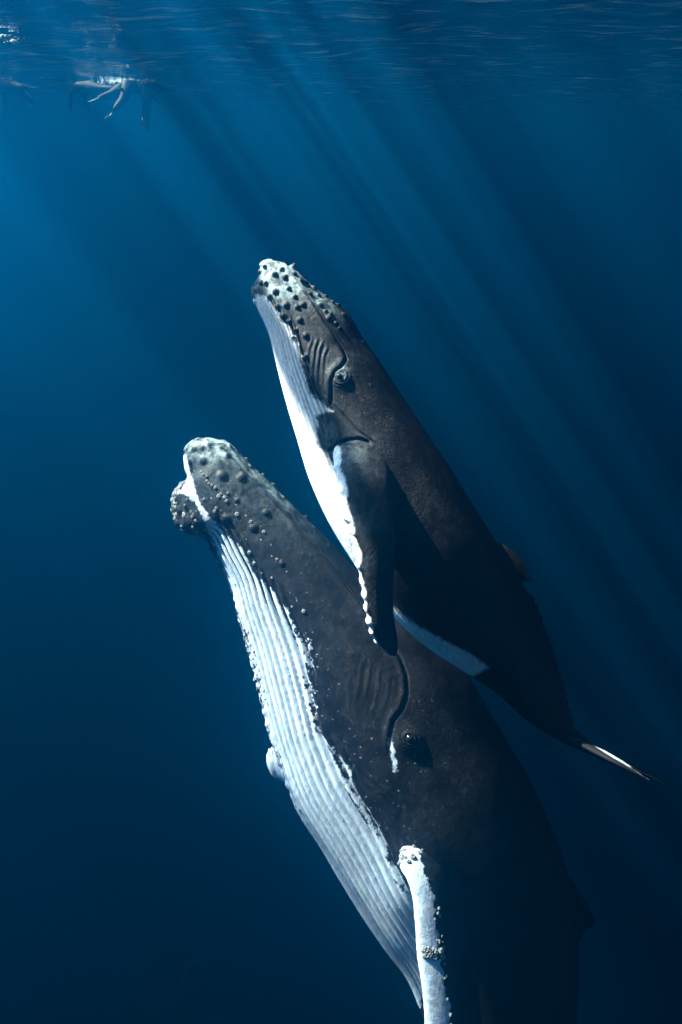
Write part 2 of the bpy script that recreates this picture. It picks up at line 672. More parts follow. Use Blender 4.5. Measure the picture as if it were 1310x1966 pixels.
def pleats(B, n, tmax, amp, u0, u1, warp, white, fade=0.6, jitter=0.25, seed=1):
    """throat grooves: rounded folds parted by narrow furrows, lengthwise"""
    w = np.interp(B.U, [a for a, _ in warp], [b for _, b in warp])
    wob = lump(B.P0, seed, 1.1, 8) * jitter
    kk = B.T * w / tmax * n + wob
    ridge = 1 - np.abs(np.cos(math.pi * kk)) ** 3.4
    var = 0.75 + 0.25 * np.sin(np.floor(kk) * 2.4 + 1)
    m = sstep(u0, u0 + fade, B.U) * sstep(u1, u1 - fade * 2, B.U) * sstep(n * 1.0, n * 0.9, kk) * sstep(-28, 2, poly_sd(B.X, B.Y, white))
    B.h += (ridge - 0.8) * amp * m * var
    return (1 - ridge) * m, m


SKIN_CALF = skin_material('calf_skin', 1.15, 4.5, dark=(0.0060, 0.0054, 0.0056, 1))
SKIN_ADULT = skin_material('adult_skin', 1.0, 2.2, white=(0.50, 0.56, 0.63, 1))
M_BARN = plain('barnacle_shell', (0.26, 0.26, 0.25, 1), 0.8, 0.2, 0.5, 4, (0.05, 0.05, 0.055, 1))
M_EYE = plain('eye_black', (0.010, 0.008, 0.008, 1), 0.12, 0.5)


def build_calf():
    V = [(0, 500, 512), (0.5, 497, 530), (0.9, 488, 548), (1.2, 487, 562), (1.6, 492, 582), (2.0, 500, 600), (3, 517, 640), (4, 532, 700),
         (5, 550, 765), (6, 572, 838), (7, 600, 928), (8, 648, 1028), (9, 700, 1108), (10, 765, 1190), (11, 832, 1250),
         (12, 897, 1294), (13, 950, 1330), (14, 1000, 1376), (15, 1045, 1408), (16, 1085, 1430), (17, 1130, 1450)]
    D = [(0, 525, 500), (0.5, 552, 507), (0.9, 572, 521), (1.2, 588, 534), (1.6, 606, 549), (2.0, 622, 561), (3, 668, 594), (4, 706, 654),
         (5, 748, 716), (6, 800, 797), (7, 856, 882), (8, 905, 962), (9, 950, 1035), (10, 987, 1092), (11, 1020, 1150),
         (12, 1046, 1214), (13, 1066, 1272), (14, 1084, 1330), (15, 1097, 1385), (16, 1118, 1408), (17, 1148, 1436)]
    TH = [(0, 16), (1, 36), (2, 56), (3, 72), (4, 88), (5, 102), (7, 122), (8.5, 124), (10, 108), (11.5, 76), (13, 44), (14, 26), (15, 17), (16, 11), (17, 6)]
    DEP = [(0, 6.45), (17, 6.85)]
    B = Body(V, D, TH, DEP, 860, 250, 110, 9)
    X, Y = B.X, B.Y
    # large forms
    B.h += lump(B.P0, 11, 3.0) * 1.4 * sstep(1, 3, B.U)
    B.h += lump(B.P0, 12, 9.0) * 0.45
    # mouth line: swollen lower lip, then furrow, rostrum set back
    mouth = [(546, 503), (572, 540), (600, 580), (630, 627), (654, 662), (664, 688), (655, 702), (641, 713), (635, 732), (634, 768), (632, 782)]
    d, s, r = line_dist(X, Y, mouth)
    sd = -d * s                       # positive on the jaw side (left of the line)
    jaw = sd if sd[B.find(600, 640)] > 0 else -sd
    far = sstep(0.0, 0.04, r) * sstep(1.0, 0.94, r)
    lip = sstep(0.60, 0.5, r)
    B.h += 6.0 * np.exp(-((jaw - 6) / 7.0) ** 2) * far * (0.35 + 0.65 * lip)
    B.h -= 5.5 * np.exp(-((jaw + 2.0) / 2.4) ** 2) * far
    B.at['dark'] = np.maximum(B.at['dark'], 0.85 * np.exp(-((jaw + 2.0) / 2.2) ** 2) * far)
    rost = sstep(0, -10, jaw) * sstep(80, 20, d) * sstep(700, 640, Y)
    B.h -= 7 * rost * sstep(0, 0.2, r)
    # ridge along the middle of the rostrum
    d2, _, r2 = line_dist(X, Y, [(575, 518), (612, 552), (650, 592), (676, 625), (700, 665)])
    B.h += 4.5 * np.exp(-(d2 / 6) ** 2) * (1 - r2)
    # skin folds ahead of the eye
    for pts, a in (([(611, 645), (603, 672), (599, 705), (598, 735), (606, 756), (622, 772), (633, 782)], 3.6),
                   ([(622, 648), (613, 672), (609, 705), (608, 735), (616, 758), (630, 772)], 3.4),
                   ([(631, 660), (621, 685), (619, 710), (619, 738), (625, 758)], 3.0),
                   ([(602, 642), (593, 668), (588, 700), (589, 730), (597, 752), (612, 770), (628, 784)], 2.4),
                   ([(636, 790), (645, 812), (651, 830), (651, 842)], 2.6), ([(622, 800), (629, 818), (631, 838), (630, 850)], 2.4),
                   ([(641, 770), (660, 792), (680, 815), (700, 834), (716, 850)], 3.0)):
        dd, _, rr = line_dist(X, Y, pts)
        en = sstep(0, 0.12, rr) * sstep(1, 0.88, rr)
        B.h += a * .32 * np.exp(-(dd / 2.3) ** 2) * en
        B.h -= a * 0.2 * np.exp(-((dd - 5) / 2.4) ** 2) * en
    # crease behind the jaw and around the shoulder
    for pts, w, a in (([(637, 735), (636, 775), (640, 792)], 3, 2), ([(652, 788), (668, 806), (690, 830), (716, 848), (730, 862)], 2.2, 2.6),
                      ([(630, 872), (638, 862), (650, 852), (668, 845), (690, 843), (706, 848), (716, 857)], 3.0, 6)):
        dd, _, rr = line_dist(X, Y, pts)
        B.h -= a * np.exp(-(dd / w) ** 2) * sstep(0, 0.15, rr) * sstep(1, 0.85, rr)
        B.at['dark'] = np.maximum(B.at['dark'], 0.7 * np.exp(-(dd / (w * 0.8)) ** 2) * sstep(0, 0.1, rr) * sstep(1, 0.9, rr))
    dd = np.hypot((X - 688), (Y - 905) * 0.7)
    B.h += 12 * np.exp(-(dd / 42) ** 2)
    # brow and eye socket
    dd = np.hypot(X - 655, Y - 726)
    B.h += 7.5 * np.exp(-(dd / 20) ** 2)
    B.h += 0.9 * np.cos((dd - 9 + 0.35 * (Y - 726)) * 0.9) * np.exp(-((dd - 12) / 6) ** 2)
    B.h -= 3.0 * np.exp(-(dd / 5.0) ** 2)
    # throat folds
    white = [(420, 585), (492, 566), (515, 569), (536, 608), (558, 636), (575, 670),
             (581, 709), (595, 755), (612, 768), (636, 789), (612, 795), (608, 821), (611, 852), (629, 872), (648, 905), (664, 960), (684, 1030),
             (706, 1090), (728, 1135), (757, 1166), (800, 1200), (850, 1228), (900, 1254), (938, 1282), (908, 1298), (850, 1290), (700, 1220),
             (560, 1000), (430, 600)]
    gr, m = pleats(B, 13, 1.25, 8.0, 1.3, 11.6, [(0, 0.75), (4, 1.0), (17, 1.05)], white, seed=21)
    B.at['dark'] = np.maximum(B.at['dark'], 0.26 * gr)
    # tubercles, each where the photo shows it
    tub = [(509, 512), (501, 522), (527, 526), (540, 518), (546, 533), (511, 544), (502, 543), (529, 559), (554, 554), (517, 569), (566, 570),
           (533, 588), (550, 586), (572, 590), (582, 585), (556, 617), (576, 614), (543, 608), (569, 634), (587, 644), (564, 649), (566, 523),
           (581, 536), (598, 559), (618, 581), (628, 593), (637, 599), (634, 607), (648, 617), (563, 514), (614, 563), (586, 686), (605, 550),
           (627, 567), (651, 583), (655, 626), (701, 655), (590, 540), (640, 578), (664, 602)]
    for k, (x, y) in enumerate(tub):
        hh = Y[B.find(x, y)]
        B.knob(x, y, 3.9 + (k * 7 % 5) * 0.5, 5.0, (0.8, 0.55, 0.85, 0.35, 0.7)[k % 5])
    for x, y, r_, h_ in ((488, 556, 8, 5), (491, 578, 6, 4), (489, 566, 5, 4)):
        B.knob(x, y, r_, h_)
    # row of low knuckles along the tail ridge
    for k in range(14):
        u = 11 + k * 0.3
        i = int(np.argmin(np.abs(B.u - u)))
        x, y = X[i, B.nf - 1], Y[i, B.nf - 1]
        B.knob(x, y, 9, 3.0)
    # colour pattern
    B.at['pig'] = poly_sd(X, Y, white)
    B.at['rag'] = 5 + 5 * sstep(560, 700, Y) * sstep(900, 800, Y)
    strip, _, _ = line_dist(X, Y, [(560, 512), (590, 542), (625, 578), (655, 615)])
    B.at['grey'] = np.clip(0.45 * np.exp(-(np.hypot(X - 628, (Y - 830) * 0.5) / 17) ** 2) + 1.0 * sstep(615, 530, Y + 0.10 * (X - 500)) + 0.8 * np.exp(-(strip / 14) ** 2) * sstep(660, 560, Y)
                           + 0.55 * np.exp(-(np.hypot(X - 655, Y - 712) / 15) ** 2)
                           + 0.30 * np.exp(-((np.hypot(X - 690, Y - 880)) / 34) ** 2) + 0.03 * sstep(1000, 650, Y), 0, 1)
    B.at['speck'] = 0.25 * sstep(1000, 700, Y)
    B.finish()
    origin = P(785, 940, 6.6)
    root = thing('whale_calf', origin, 'smaller humpback whale calf swimming up, knobbly white snout, in front of and above the adult', 'whale')
    g = Geo()
    g.add_grid(B.P1, B.at, flip=B.flip)
    # near pectoral fin, hanging from the shoulder
    scal = [(0.9, .016), (1.7, .020), (2.3, .016), (2.75, .03), (3.3, .016), (3.75, .016), (4.2, .016), (4.65, .036), (5.2, .014), (5.7, .022), (6.15, .026), (6.6, .026), (7.0, .022), (7.4, .02)]

    def kn(u):
        return sum(a * np.exp(-((u - c) / 0.14) ** 2) for c, a in scal)

    def fin_attr(u, c, s):
        pig = (0.13 - 0.006 * u + 0.03 * np.sin(u * 5) - c) * 110 + np.where(s > 0, 60, 0)
        return dict(pig=pig, rag=6 + 0 * u, grey=0.40 * sstep(1.6, 0.4, u) * sstep(0.7, 0.2, c) + 0.05 + 0.10 * np.exp(-((u - 2.6) / 0.5) ** 2), dark=0 * u, speck=0.1 + 0 * u)
    st = [(-1.0, 655, 838, 6.36, 715, 838, 6.30, .05), (0, 640, 868, 6.14, 735, 868, 6.10, .10), (1, 645, 905, 6.02, 748, 915, 5.98, .11), (2, 657, 960, 5.96, 756, 985, 5.93, .10),
          (3, 668, 1008, 5.93, 759, 1040, 5.92, .088), (4, 684, 1052, 5.93, 757, 1092, 5.93, .075), (5, 691, 1105, 5.95, 755, 1140, 5.96, .062),
          (6, 702, 1160, 5.98, 757, 1185, 6.0, .048), (7, 714, 1215, 6.02, 763, 1225, 6.05, .034), (7.6, 730, 1242, 6.05, 764, 1247, 6.08, .022), (8, 746, 1257, 6.08, 760, 1259, 6.09, .008)]
    blade(g, st, 72, fin_attr, kn, 300, 0.22)
    # far pectoral fin, folded along the far flank
    st = [(0, 690, 860, 7.0, 770, 850, 7.0, .09), (2, 720, 960, 7.22, 810, 950, 7.22, .08), (4, 770, 1050, 7.3, 850, 1030, 7.3, .06), (6, 830, 1130, 7.3, 880, 1110, 7.3, .03), (6.6, 865, 1160, 7.3, 880, 1150, 7.3, .008)]
    blade(g, st, 32, fin_attr, kn, 80)
    # dorsal fin
    nat = lambda u, c, s: dict(pig=-60 + 0 * u, rag=3 + 0 * u, grey=0.05 + 0 * u, dark=0 * u, speck=0 * u)
    st = [(0, 930, 1010, 6.66, 990, 1115, 6.66, .06), (1, 950, 1036, 6.66, 1001, 1118, 6.66, .045), (2, 975, 1050, 6.66, 1008, 1116, 6.66, .03), (3, 997, 1070, 6.66, 1014, 1116, 6.66, .018),
          (4, 1011, 1090, 6.66, 1019, 1118, 6.66, .010), (4.5, 1018, 1106, 6.66, 1021, 1119, 6.66, .004)]
    blade(g, st, 32, nat, None, 50)
    # flukes, seen edge on; both lobes spread sideways
    c0 = P(1078, 1410, 6.82)
    c1 = P(1262, 1501, 6.34)
    axis = (c1 - c0) / np.linalg.norm(c1 - c0)
    L = np.linalg.norm(c1 - c0)
    ray = P(1170, 1455, 6.6) - CAM
    lat = ray - axis * (ray @ axis)
    lat = lat / np.linalg.norm(lat)
    nn = np.cross(axis, lat)
    if nn @ UP < 0:
        nn = -nn
    lat, nn = lat * math.cos(0.02) + nn * math.sin(0.02), nn * math.cos(0.02) - lat * math.sin(0.02)
    flukes(g, c0, axis, lat, nn, L, 0.75, 0.055, 0.0)
    g.build('body', SKIN_CALF, root, origin)
    i, j = B.find(652, 725)
    eye_mesh('eye', root, B.P1[i, j] - B.N1[i, j] * 0.012, 0.030, M_EYE, origin)
    (_, _), (a, b) = B.both(i, j)
    eye_mesh('eye', root, B.P1[a, b] - B.N1[a, b] * 0.012, 0.030, M_EYE, origin)
    return root


def flukes(g, c0, axis, lat, nn, L, span, th, tilt=0.05):
    """tail: two swept lobes, from root c0 back along axis"""
    for sgn in (-1, 1):
        w = np.linspace(0, 1, 60)
        lead = 0.05 + 0.95 * w ** 1.25
        trail = 0.80 + 0.20 * w - 0.10 * np.sin(math.pi * w) ** 2 + 0.02 * np.sin(w * 40)
        lead = np.minimum(lead, trail - 0.01)
        a = np.linspace(0, 2 * math.pi, 40, endpoint=False)
        c = (1 - np.cos(a)) / 2
        prof = np.sin(a) * (1 - c) ** 0.3
        base = c0 + lat * (sgn * span * w)[:, None] + nn * (tilt * np.sin(w * 2.2))[:, None] * (1 if sgn > 0 else -0.6)
        pos = base[:, None] + axis * (L * (lead[:, None] + (trail - lead)[:, None] * c[None]))[..., None] + nn * (th * (1 - w[:, None]) ** 0.7 * prof[None])[..., None]
        pig = np.where(np.sin(a)[None] > 0, 0, -60) + 0 * w[:, None] + 26 * (sstep(.28, .42, c)[None] - sstep(0.86, 0.94, c)[None]) - (60 if sgn > 0 else 12)
        N = grid_normals(pos)
        cen = pos.mean(axis=1, keepdims=True)
        g.add_grid(pos, dict(pig=pig, rag=12.0, grey=0.0, dark=0.25 + 0.7 * sstep(.34, .22, c)[None] + 0 * w[:, None], speck=0.0), flip=bool(np.sum((pos - cen) * N) < 0) ^ ORIENT)


def build_adult():
    V = [(0, 354, 868), (0.5, 352, 880), (1, 354, 900), (1.5, 358, 920), (1.8, 346, 932), (2.1, 335, 950), (2.4, 334, 972), (2.7, 341, 990), (3.0, 343, 1006), (3.3, 356, 1022),
         (3.6, 380, 1027), (3.85, 396, 1035), (4.1, 407, 1056), (4.5, 420, 1084), (5, 438, 1120), (6, 457, 1190), (7, 479, 1272), (8, 502, 1358), (9, 530, 1448),
         (10, 568, 1545), (11, 622, 1632), (12, 677, 1727), (13, 735, 1815), (14, 784, 1884), (15, 815, 1960), (16, 845, 2060), (17, 880, 2190), (18, 925, 2350),
         (19, 965, 2520), (20, 1000, 2680), (21, 1020, 2780)]
    D = [(0, 386, 841), (0.5, 406, 840), (1, 428, 847), (1.5, 446, 857), (1.8, 459, 867), (2.1, 470, 875), (2.4, 484, 886), (2.7, 497, 896), (3.0, 512, 907), (3.3, 524, 919),
         (3.6, 538, 933), (3.85, 550, 945), (4.1, 565, 960), (4.5, 586, 981), (5, 622, 1012), (6, 690, 1085), (7, 778, 1165), (8, 852, 1240), (9, 908, 1312),
         (10, 960, 1400), (11, 1012, 1487), (12, 1054, 1575), (13, 1086, 1660), (14, 1106, 1770), (15, 1108, 1890), (16, 1104, 2010), (17, 1098, 2150), (18, 1085, 2320),
         (19, 1075, 2500), (20, 1062, 2670), (21, 1050, 2780)]
    TH = [(0, 32), (1, 50), (2, 66), (3, 80), (4, 92), (6, 125), (8, 160), (10, 185), (12, 195), (14, 180), (16, 140), (18, 78), (19, 45), (20, 24), (21, 12)]
    DEP = [(0, 7.9), (10, 8.15), (21, 8.9)]
    B = Body(V, D, TH, DEP, 1080, 300, 120, 9)
    X, Y = B.X, B.Y
    B.h += lump(B.P0, 31, 2.0) * 2.0 * sstep(1, 4, B.U)
    B.h += lump(B.P0, 32, 7.0) * 0.6
    mouth = [(425, 858), (441, 876), (471, 907), (517, 950), (549, 985), (583, 1030), (618, 1067), (660, 1116), (695, 1161), (730, 1208), (757, 1246), (769, 1269), (778, 1299),
             (779, 1333), (769, 1361), (753, 1381), (746, 1413), (745, 1450)]
    d, s, r = line_dist(X, Y, mouth)
    sd = -d * s
    jaw = sd if sd[B.find(560, 1100)] > 0 else -sd
    far = sstep(0.0, 0.03, r) * sstep(1.0, 0.95, r)
    lip = sstep(0.8, 0.6, r)
    B.h += 5.0 * np.exp(-((jaw - 5) / 6.0) ** 2) * far * (0.5 + 0.5 * lip)
    B.h -= 6 * np.exp(-((jaw + 3.0) / 2.8) ** 2) * far
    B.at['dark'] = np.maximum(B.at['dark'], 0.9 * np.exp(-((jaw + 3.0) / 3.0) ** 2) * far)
    rost = sstep(0, -14, jaw) * sstep(150, 30, d) * sstep(1260, 1100, Y)
    B.h -= 10 * rost * sstep(0, 0.12, r)
    d2, _, r2 = line_dist(X, Y, [(430, 850), (470, 884), (520, 925), (560, 960), (610, 1010), (680, 1100)])
    B.h += 5 * np.exp(-(d2 / 8) ** 2) * (1 - r2)
    # folds ahead of the eye and on the cheek
    for pts, a in (([(712, 1265), (708, 1300), (700, 1345)], 3.0), ([(730, 1275), (727, 1310), (720, 1350), (712, 1380)], 3.2), ([(695, 1270), (690, 1310), (682, 1350)], 2.4),
                   ([(672, 1290), (668, 1330), (672, 1370)], 2), ([(748, 1290), (745, 1330), (735, 1365)], 2.4),
                   ([(640, 1440), (700, 1500), (745, 1530), (790, 1570)], 2.2), ([(660, 1440), (720, 1500), (770, 1540)], 2.0),
                   ([(690, 1480), (735, 1540), (775, 1600)], 2.2)):
        dd, _, rr = line_dist(X, Y, pts)
        en = sstep(0, 0.2, rr) * sstep(1, 0.8, rr)
        B.h += a * .28 * np.exp(-(dd / 3.4) ** 2) * en - a * 0.1 * np.exp(-((dd - 7) / 3) ** 2) * en
    dd = np.hypot(X - 784, Y - 1420)
    B.h += 9 * np.exp(-(dd / 26) ** 2)
    B.h += 0.9 * np.cos((dd - 11 + 0.3 * (Y - 1420)) * 0.8) * np.exp(-((dd - 14) / 7) ** 2)
    B.h -= 3.5 * np.exp(-(dd / 6) ** 2)
    dd = np.hypot(X - 800, (Y - 1690) * 0.7)
    B.h += 14 * np.exp(-(dd / 60) ** 2)
    # throat folds
    white = [(300, 866), (356, 872), (364, 900), (372, 930), (384, 965), (400, 990), (433, 1025), (466, 1053), (484, 1099), (509, 1122), (527, 1139), (552, 1177), (566, 1216),
             (590, 1243), (594, 1276), (588, 1312), (600, 1338), (598, 1388), (618, 1414), (646, 1447), (676, 1477), (676, 1492), (692, 1540), (738, 1607), (747, 1648), (769, 1668), (798, 1716),
             (802, 1777), (812, 1838), (815, 1900), (790, 1990), (600, 1960), (300, 1300)]
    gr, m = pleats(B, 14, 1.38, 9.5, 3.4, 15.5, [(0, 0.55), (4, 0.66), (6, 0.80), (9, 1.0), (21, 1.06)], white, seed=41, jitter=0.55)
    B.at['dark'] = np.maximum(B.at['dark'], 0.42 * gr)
    # knobs
    big = [(391, 885, 9), (366, 886, 7), (428, 914, 10), (463, 918, 8.5), (434, 996, 8.5), (487, 1012, 8.5), (512, 984, 7.5), (540, 1081, 6.5), (374, 863, 6), (389, 859, 6), (402, 855, 6.5),
           (437, 878, 6.5), (441, 860, 5), (455, 869, 5.5), (478, 877, 5), (485, 893, 6), (512, 905, 5), (532, 924, 6), (424, 862, 5), (599, 981, 6), (610, 1005, 5), (381, 846, 4), (398, 843, 4),
           (552, 950, 5), (500, 900, 4.5), (640, 1040, 5), (455, 960, 5)]
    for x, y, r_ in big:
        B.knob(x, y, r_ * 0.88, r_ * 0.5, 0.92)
    # barnacled chin lump and rough midline
    chin = np.exp(-((B.U - 2.7) / 0.85) ** 2) * np.exp(-(B.T / 0.75) ** 2)
    B.h += chin * (lump(B.P0, 51, 28, 14) * 3.5 + lump(B.P0, 52, 60, 14) * 2)
    mid = sstep(3.4, 4.2, B.U) * sstep(11, 8.5, B.U) * np.exp(-(B.T / 0.22) ** 2)
    B.h += mid * (lump(B.P0, 53, 40, 14) * 1.8 + lump(B.P0, 54, 85, 14) * 1.4)
    # colour pattern
    pig = poly_sd(X, Y, white)
    for pts, w in (([(629, 1430), (650, 1465), (668, 1497), (690, 1530), (712, 1568), (728, 1604)], 4.5), ([(655, 1500), (680, 1540), (706, 1580), (722, 1610)], 3.0), ([(742, 1650), (760, 1680), (790, 1708)], 1.5)):
        dd, _, rr = line_dist(X, Y, pts)
        pig = np.minimum(pig, (dd - w * np.sin(math.pi * np.clip(rr, 0.02, 0.98)) ** 0.5))
    dd, _, rr = line_dist(X, Y, [(671, 1500), (695, 1538), (722, 1580), (741, 1620)])
    pig = np.maximum(pig, 2.2 - dd)
    dd, _, rr = line_dist(X, Y, [(749, 1418), (753, 1440), (757, 1462), (758, 1480)])
    pig = np.maximum(pig, 4.0 - dd)
    # crusted dark chin and midline
    crust = [(300, 952), (352, 946), (374, 962), (386, 985), (404, 1028), (424, 1078), (440, 1130), (462, 1205), (484, 1290), (500, 1350), (486, 1350), (470, 1300), (380, 1200), (300, 1100)]
    pig = np.minimum(pig, -poly_sd(X, Y, crust) + 1)
    # darker colour inside the furrows near the edge
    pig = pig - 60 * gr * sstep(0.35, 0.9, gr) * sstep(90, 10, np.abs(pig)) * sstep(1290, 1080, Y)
    B.at['pig'] = pig
    B.at['rag'] = 8 + 34 * sstep(1150, 1240, Y) * sstep(1440, 1360, Y) + 3 * sstep(1500, 1700, Y)
    B.at['grey'] = np.clip(0.8 * sstep(905, 850, Y) + 0.14 * sstep(1120, 900, Y) + 0.5 * np.exp(-(line_dist(X, Y, [(430, 866), (490, 905), (560, 962)])[0] / 12) ** 2), 0, 1)
    B.at['speck'] = np.clip(0.95 * sstep(1140, 1000, Y) * sstep(0, 60, jaw) + 0.8 * np.exp(-(np.clip(-pig, 0, None) / 45) ** 2) + 0.10 * sstep(1750, 1500, Y), 0, 1)
    B.finish()
    origin = P(760, 1450, 8.2)
    root = thing('whale', origin, 'large adult humpback whale rising below the calf, barnacled chin and white pleated throat', 'whale')
    g = Geo()
    g.add_grid(B.P1, B.at, flip=B.flip)
    r_ = np.random.default_rng(77)
    sc = [(c, r_.uniform(.001, .006)) for c in np.linspace(0.5, 12, 30)]

    def kn(u):
        return sum(a * np.exp(-((u - c) / 0.16) ** 2) for c, a in sc)

    def fin_attr(u, c, s):
        edge = 0.30 + 0.02 * np.sin(u * 4.1) + 0.02 * np.sin(u * 11) + 0.05 * sstep(5, 7, u)
        pig = (edge - c) * 130
        j = np.exp(-((u - 4.55) / 0.28) ** 2) * 34 * np.clip(0.5 + 0.8 * np.sin(c * 40 + u * 17), 0, 1)
        return dict(pig=pig - j + np.where(s > 0, 80, 0), rag=10 + 0 * u, grey=0.10 * np.exp(-(np.clip(c - edge, 0, 1) / 0.12) ** 2), dark=0 * u, speck=0.3 + 0 * u)
    st = [(-0.9, 775, 1612, 7.35, 850, 1590, 7.6, .06), (0, 769, 1638, 7.05, 862, 1622, 7.32, .085), (0.6, 769, 1662, 6.95, 868, 1650, 7.25, .085), (1.2, 784, 1690, 6.88, 876, 1690, 7.20, .075), (2, 794, 1725, 6.83, 884, 1730, 7.16, .07),
          (3, 798, 1765, 6.78, 892, 1775, 7.12, .07), (4, 801, 1805, 6.74, 900, 1820, 7.08, .07), (5, 804, 1845, 6.70, 912, 1865, 7.05, .075), (6, 812, 1895, 6.66, 920, 1920, 7.0, .07),
          (8, 818, 1990, 6.6, 925, 2010, 6.9, .065), (10, 822, 2120, 6.55, 915, 2140, 6.8, .05), (12, 835, 2260, 6.5, 890, 2280, 6.65, .04), (12.6, 850, 2300, 6.5, 872, 2310, 6.55, .01)]
    F1 = blade(g, st, 88, fin_attr, kn, 420, 0.25)
    # far pectoral fin: its rounded end shows left of the belly
    sc2 = [(c, 0.03) for c in np.linspace(5.2, 6.9, 7)]

    def kn2(u):
        return sum(a * np.exp(-((u - c) / 0.09) ** 2) for c, a in sc2)
    far_attr = lambda u, c, s: dict(pig=40 + 0 * u, rag=6 + 0 * u, grey=0 * u, dark=0 * u, speck=0 * u)
    st = [(0, 800, 1560, 9.15, 780, 1700, 9.1, .14), (2, 700, 1500, 9.25, 690, 1620, 9.2, .12), (4, 610, 1458, 9.25, 610, 1560, 9.2, .10), (5.4, 553, 1440, 9.2, 560, 1512, 9.2, .08),
          (6.2, 526, 1438, 9.2, 535, 1495, 9.2, .06), (6.8, 514, 1448, 9.2, 520, 1485, 9.2, .04), (7.0, 512, 1460, 9.2, 514, 1472, 9.2, .012)]
    blade(g, st, 48, far_attr, kn2, 160)
    nat = lambda u, c, s: dict(pig=-60 + 0 * u, rag=3 + 0 * u, grey=0 * u, dark=0.3 + 0 * u, speck=0 * u)
    st = [(0, 1070, 1670, 8.3, 1095, 1830, 8.3, .10), (1, 1098, 1688, 8.3, 1112, 1812, 8.3, .08), (2, 1112, 1712, 8.3, 1118, 1795, 8.3, .055), (3, 1127, 1735, 8.3, 1127, 1785, 8.3, .03), (4, 1137, 1755, 8.3, 1138, 1778, 8.3, .012),
          (4.4, 1142, 1764, 8.3, 1143, 1774, 8.3, .005)]
    blade(g, st, 32, nat, None, 50)
    c0 = P(1035, 2740, 8.85)
    axis = P(1050, 3050, 9.2) - c0
    L = np.linalg.norm(axis)
    axis /= L
    lat = FWD - axis * (FWD @ axis)
    lat /= np.linalg.norm(lat)
    flukes(g, c0, axis, lat, np.cross(axis, lat), L, 2.0, 0.07)
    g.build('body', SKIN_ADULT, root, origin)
    i, j = B.find(784, 1419)
    eye_mesh('eye', root, B.P1[i, j] - B.N1[i, j] * 0.015, 0.042, M_EYE, origin)
    (_, _), (a, b) = B.both(i, j)
    eye_mesh('eye', root, B.P1[a, b] - B.N1[a, b] * 0.015, 0.042, M_EYE, origin)

    # barnacles one by one
    def on_body(u, t, r, sink=0.1):
        i = int(np.argmin(np.abs(B.u - u)))
        j = int(np.argmin(np.abs(B.t - (t % (2 * math.pi)))))
        put_barnacle(root, B.P1[i, j] - B.N1[i, j] * r * sink, B.N1[i, j], r, M_BARN, origin)
    for k in range(62):
        on_body(random.uniform(1.7, 3.7), random.gauss(0, 0.45), random.uniform(.016, .034))
    for k in range(110):
        on_body(3.7 + 5.6 * random.random() ** 0.9, random.gauss(0.05, 0.13), random.uniform(.010, .024))
    for k in range(12):
        on_body(random.uniform(9, 10.5), random.gauss(0.05, 0.08), random.uniform(.010, .018))
    for x, y in ((391, 911), (397, 915), (386, 905), (408, 932), (414, 936), (402, 929), (424, 948), (431, 955), (438, 947), (420, 953), (436, 962), (416, 976), (412, 982),
                 (455, 988), (482, 1002), (488, 1082), (478, 1060), (507, 1020), (531, 1073), (521, 1110), (559, 1165), (583, 1173)):
        i, j = B.find(x, y)
        put_barnacle(root, B.P1[i, j], B.N1[i, j], random.uniform(.014, .024), M_BARN, origin)
    def on_fin(u0, u1, c0_, c1_, n, r0, r1):
        nu, nv = F1.shape[:2]
        us = np.linspace(-0.9, 12.6, nu)
        Nf = grid_normals(F1)
        cen = F1.mean(axis=1, keepdims=True)
        sg = np.sign(np.sum((F1 - cen) * Nf))
        for _ in range(n):
            i = int(np.argmin(np.abs(us - random.uniform(u0, u1))))
            cands = [j for j in range(nv) if c0_ <= (1 - math.cos(2 * math.pi * j / nv)) / 2 <= c1_ and (CAM - F1[i, j]) @ (Nf[i, j] * sg) > 0]
            if not cands:
                continue
            j = random.choice(cands)
            put_barnacle(root, F1[i, j], Nf[i, j] * sg, random.uniform(r0, r1), M_BARN, origin)
    on_fin(-0.3, 0.5, 0.0, 0.6, 16, .016, .032)
    on_fin(4.25, 4.75, 0.05, 0.42, 14, .014, .034)
    on_fin(1.0, 9.0, 0.27, 0.42, 26, .007, .020)
    return root


def build_deep_whale():
    """a third whale far below, almost lost in the dark"""
    d0 = 44.0
    V = [(0, 330, 1800), (1, 300, 1830), (2, 255, 1890), (3, 215, 1970), (4, 190, 2060), (5, 180, 2150), (6, 185, 2230)]
    D = [(0, 345, 1805), (1, 365, 1835), (2, 372, 1895), (3, 350, 1975), (4, 300, 2070), (5, 240, 2160), (6, 200, 2235)]
    B = Body(V, D, [(0, 8), (1, 30), (3, 52), (5, 26), (6, 7)], [(0, d0), (6, d0 + 3)], 120, 40, 40, 6)
    B.at['pig'] = -30 + 0 * B.X
    B.finish()
    origin = P(290, 1960, d0)
    root = thing('deep_whale', origin, 'dark whale deep below at lower left, only its pale fins faintly showing', 'whale')
    g = Geo()
    g.add_grid(B.P1, B.at, flip=B.flip)
    wa = lambda u, c, s: dict(pig=(0.25 - c) * 60, rag=5 + 0 * u, grey=0 * u, dark=0 * u, speck=0 * u)
    blade(g, [(0, 345, 1880, d0 - .4, 365, 1900, d0 - .4, .06), (1, 368, 1843, d0 - .9, 380, 1856, d0 - .9, .05), (2, 398, 1849, d0 - 1.2, 404, 1860, d0 - 1.2, .03)], 24, wa, None, 40)
    blade(g, [(0, 255, 1985, d0 - .4, 270, 2010, d0 - .4, .06), (1, 290, 1925, d0 - .9, 300, 1938, d0 - .9, .05), (2, 325, 1892, d0 - 1.2, 330, 1902, d0 - 1.2, .03)], 24, wa, None, 40)
    g.build('body', SKIN_ADULT, root, origin)


